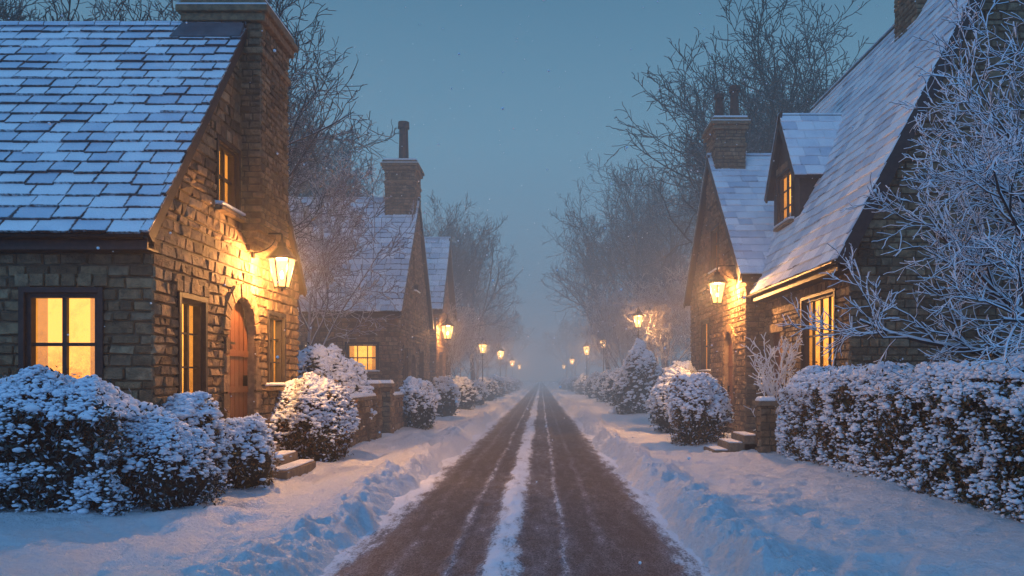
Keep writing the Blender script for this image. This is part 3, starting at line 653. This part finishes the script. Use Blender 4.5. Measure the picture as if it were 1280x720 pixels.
def grow_tree(seed,H,trunk=.42,r0=.22,nc=(9,8,7,5),ratio=(.8,.55,.5,.5),ang=(38,45,45,45),trop=(.02,.10,.05,.03,.02),wob=(.06,.14,.2,.25,.3),st=(.55,.25,.2,.15),minr=.008,npt=(8,8,6,5,4)):
    R=random.Random(seed); batch={}; 
    def rv(): return Vector((R.gauss(0,1),R.gauss(0,1),R.gauss(0,1)))
    def go(p,d,L,r,lev):
        n=npt[lev]; pts=[p.copy()];rad=[r]; ds=[d.copy()]
        for i in range(1,n):
            d=(d+rv()*wob[lev]+Vector((0,0,trop[lev]*2))).normalized(); p=p+d*(L/(n-1)); pts.append(p.copy()); ds.append(d.copy())
            rad.append(max(r*(1-.72*i/(n-1)),minr*.8))
        batch.setdefault(n,[]).append(([tuple(q) for q in pts],rad))
        if lev>=len(nc): return
        k=nc[lev]; k=max(1,int(k*R.uniform(.8,1.2)+.5)); az=R.random()*6.28
        for j in range(k):
            t=st[lev]+(1-st[lev])*((j+R.random())/k); x=t*(n-1); i=min(int(x),n-2); f=x-i
            q=pts[i].lerp(pts[i+1],f); dd=ds[i+1]; rr=rad[i]*(1-f)+rad[i+1]*f
            a=math.radians(ang[lev]*R.uniform(.6,1.35))*(1.25-.5*t); az+=2.4+R.uniform(-.5,.5)
            u=dd.orthogonal().normalized(); w=dd.cross(u)
            nd=(dd*math.cos(a)+(u*math.cos(az)+w*math.sin(az))*math.sin(a)).normalized()
            go(q,nd,L*ratio[lev]*R.uniform(.7,1.15)*(1.15-.45*t),max(rr*R.uniform(.55,.8),minr),lev+1)
    go(Vector((0,0,-.1)),Vector((R.uniform(-.05,.05),R.uniform(-.05,.05),1)).normalized(),H*trunk,r0,0)
    mz=max(p[2] for it in batch.values() for b in it for p in b[0]); k=H/mz
    for n in batch: batch[n]=[([(p[0]*k,p[1]*k,p[2]*k) for p in b[0]],b[1]) for b in batch[n]]
    return batch
def tree_mesh(batch,mat,sides=4): V,F=tube(batch,sides); return np_mesh('tree',V,F,mat)
big=[tree_mesh(grow_tree(s,18,trunk=.36,r0=.36,nc=(11,9,7,5),ratio=(1.05,.55,.5,.5),ang=(42,42,42,42),st=(.4,.25,.2,.15),minr=.018),M_bark,3) for s in (1,2,3,4)]
bigfine=[tree_mesh(grow_tree(s,18,trunk=.36,r0=.28,nc=(9,8,6,4),ratio=(1.05,.55,.5,.5),ang=(42,42,42,42),st=(.4,.25,.2,.15),minr=.03),M_bark,3) for s in (11,12)]
frost=[tree_mesh(grow_tree(s,8,trunk=.3,r0=.11,nc=(9,8,7,6),ang=(45,45,45,45),ratio=(1.1,.55,.5,.5),minr=.012,st=(.3,.2,.15,.15)),M_barkf,3) for s in (21,22,23)]
def put(me,x,y,h,H0,name='bare_tree',wide=1.):
    o=bpy.data.objects.new(name,me); s=h/H0; o.location=(x,y,0); o.scale=(s*wide,s*wide,s); o.rotation_euler=(0,0,random.random()*6.28); link(o)
put(big[0],9.6,36,18.6,18,wide=1.1); put(big[2],12.8,40,20.5,18,wide=1.1); put(big[1],7.2,54,16.5,18); put(big[2],5.9,66,18,18,wide=.8); put(big[3],9.5,60,19,18); put(big[1],16,50,21,18)
put(big[3],-9.4,22.5,13.5,18,wide=.95); put(big[0],-12.5,25,15,18,wide=1.1); put(big[2],-16.5,25,15.5,18,wide=1.1); put(big[1],-20.5,27,16.5,18,wide=1.1)
put(big[2],-11.5,43,18,18); put(big[1],-15,38,18,18,wide=1.1); put(big[0],-20,36,19,18); put(big[3],-26,38,21,18)
put(big[1],-6.9,54,14.5,18,wide=.9); put(big[3],-5.2,62,15.,18,wide=.85); put(big[0],-9.5,80,19,18)
put(frost[0],-7.0,24.2,9.,8); put(frost[1],-4.9,50,7.6,8); put(frost[2],-5.3,44,6.5,8); put(frost[0],-4.9,62,8.,8)
put(frost[1],6.2,44,8.6,8,'frosted_tree'); put(frost[2],5.6,53,8.6,8,'frosted_tree'); put(frost[0],6.0,64,8.5,8,'frosted_tree'); put(frost[1],8.4,38,8,8,'frosted_tree')
wl=grp('distant_woodland')
for i in range(44):
    y=random.uniform(84,190); x=random.choice((-1,1))*random.uniform(6+max(0,(120-y))*.04,10+y*.2)
    if y>150: x=random.uniform(-30,30)
    o=bpy.data.objects.new('woodland_tree',random.choice(bigfine)); s=random.uniform(.65,1.05)
    o.location=(x,y,0); o.scale=(s,s,s); o.rotation_euler=(0,0,random.random()*6.28); link(o,wl)
def snow_tree(name,x,y,b,sides=5,g=.8,dz=.55,add=.002):
    P=grp(name,(x,y,0)); V,F=tube(b,sides); link(bpy.data.objects.new('trunk_and_branches',np_mesh('trunk_and_branches',V,F,M_barkn)),P)
    b2={n:[i for i in it if i[1][0]<.12] for n,it in b.items()}; b2={n:i for n,i in b2.items() if i}
    V,F=tube(b2,sides,g,dz,add); link(bpy.data.objects.new('branch_snow',np_mesh('branch_snow',V,F,M_clump)),P)
snow_tree('snow_laden_tree',7.85,11.3,grow_tree(33,8.0,trunk=.5,r0=.13,nc=(20,10,7,5),ratio=(.84,.5,.5,.5),ang=(64,40,40,42),trop=(.02,.03,.03,.02,.02),wob=(.08,.12,.16,.2,.2),st=(.38,.15,.15,.15),minr=.0065),g=.9,add=.002)
snow_tree('frosted_shrub',5.45,18.4,grow_tree(41,2.8,trunk=.3,r0=.03,nc=(9,6,5),ratio=(.9,.5,.5),ang=(30,38,38),st=(.1,.2,.2),minr=.006,npt=(6,6,5,4)),4,g=1.2,add=.004)

n=1900; Pp=np.stack([rng.uniform(-14,14,n),5+23*rng.random(n),rng.uniform(.3,11,n)],1); sc=np.stack([rng.uniform(.006,.0155,n)]*3,1)
V,F=inst(ICO1[0],ICO1[1],Pp,sc); link(bpy.data.objects.new('falling_snow',np_mesh('falling_snow',V,F,M_clump)))

# ------------------------------------------------------------ fog
def fog(name,x0,x1,y0,y1,z0,z1,den,col,scat=0):
    n=NT(name); a=n.n('ShaderNodeVolumeAbsorption'); a.inputs['Color'].default_value=(0,0,0,1); a.inputs['Density'].default_value=den
    e=n.n('ShaderNodeEmission'); e.inputs[0].default_value=(*col,1); e.inputs[1].default_value=den  # emission stands in for ambient light scattered by the mist
    s=n.n('ShaderNodeAddShader'); n.t.links.new(a.outputs[0],s.inputs[0]); n.t.links.new(e.outputs[0],s.inputs[1]); o=s.outputs[0]
    if scat:
        v=n.n('ShaderNodeVolumeScatter'); v.inputs['Density'].default_value=scat; v.inputs['Anisotropy'].default_value=.6; v.inputs['Color'].default_value=(1,1,1,1)
        s2=n.n('ShaderNodeAddShader'); n.t.links.new(o,s2.inputs[0]); n.t.links.new(v.outputs[0],s2.inputs[1]); o=s2.outputs[0]
    m=n.out(o,True); b=MB(); b.box(x0,x1,y0,y1,z0,z1); b.obj(name,m)
fog('mist',-300,300,16,330,-1,34,.0078,(.115,.235,.36))
fog('lane_mist',-13,13,4,150,-.8,8,.0020,(.27,.25,.33),.0042)  # lamp warmth along the lane put into the emission colour

# ------------------------------------------------------------ sky / light
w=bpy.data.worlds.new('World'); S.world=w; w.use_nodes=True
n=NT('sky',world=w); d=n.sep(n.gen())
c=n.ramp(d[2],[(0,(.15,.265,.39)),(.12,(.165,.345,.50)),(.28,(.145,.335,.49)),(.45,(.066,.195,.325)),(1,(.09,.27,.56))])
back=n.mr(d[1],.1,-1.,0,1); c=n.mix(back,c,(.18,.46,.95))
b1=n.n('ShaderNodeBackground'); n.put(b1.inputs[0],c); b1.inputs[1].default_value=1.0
sk=n.n('ShaderNodeTexSky'); sk.sky_type='NISHITA'; sk.sun_disc=False; sk.sun_elevation=math.radians(1); sk.sun_rotation=math.radians(200)
b2=n.n('ShaderNodeBackground'); n.put(b2.inputs[0],sk.outputs[0]); b2.inputs[1].default_value=.003
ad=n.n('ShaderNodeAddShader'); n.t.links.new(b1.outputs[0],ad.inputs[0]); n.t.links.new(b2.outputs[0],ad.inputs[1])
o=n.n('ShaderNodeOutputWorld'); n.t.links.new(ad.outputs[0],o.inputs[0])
sl=bpy.data.lights.new('dusk_sun','SUN'); sl.energy=.22; sl.angle=math.radians(20); sl.color=(.42,.72,1.)
so=bpy.data.objects.new('dusk_sun',sl); so.rotation_euler=(math.radians(55),0,math.radians(-30)); link(so)

# ------------------------------------------------------------ camera
cd=bpy.data.cameras.new('camera'); cam=bpy.data.objects.new('camera',cd); cam.location=(0,0,1.7); cam.rotation_euler=(math.radians(90),0,0)
cd.sensor_width=36; cd.lens=28.125; cd.shift_x=-36/1280; cd.shift_y=115/1280; cd.clip_start=.1; cd.clip_end=2000; link(cam); S.camera=cam
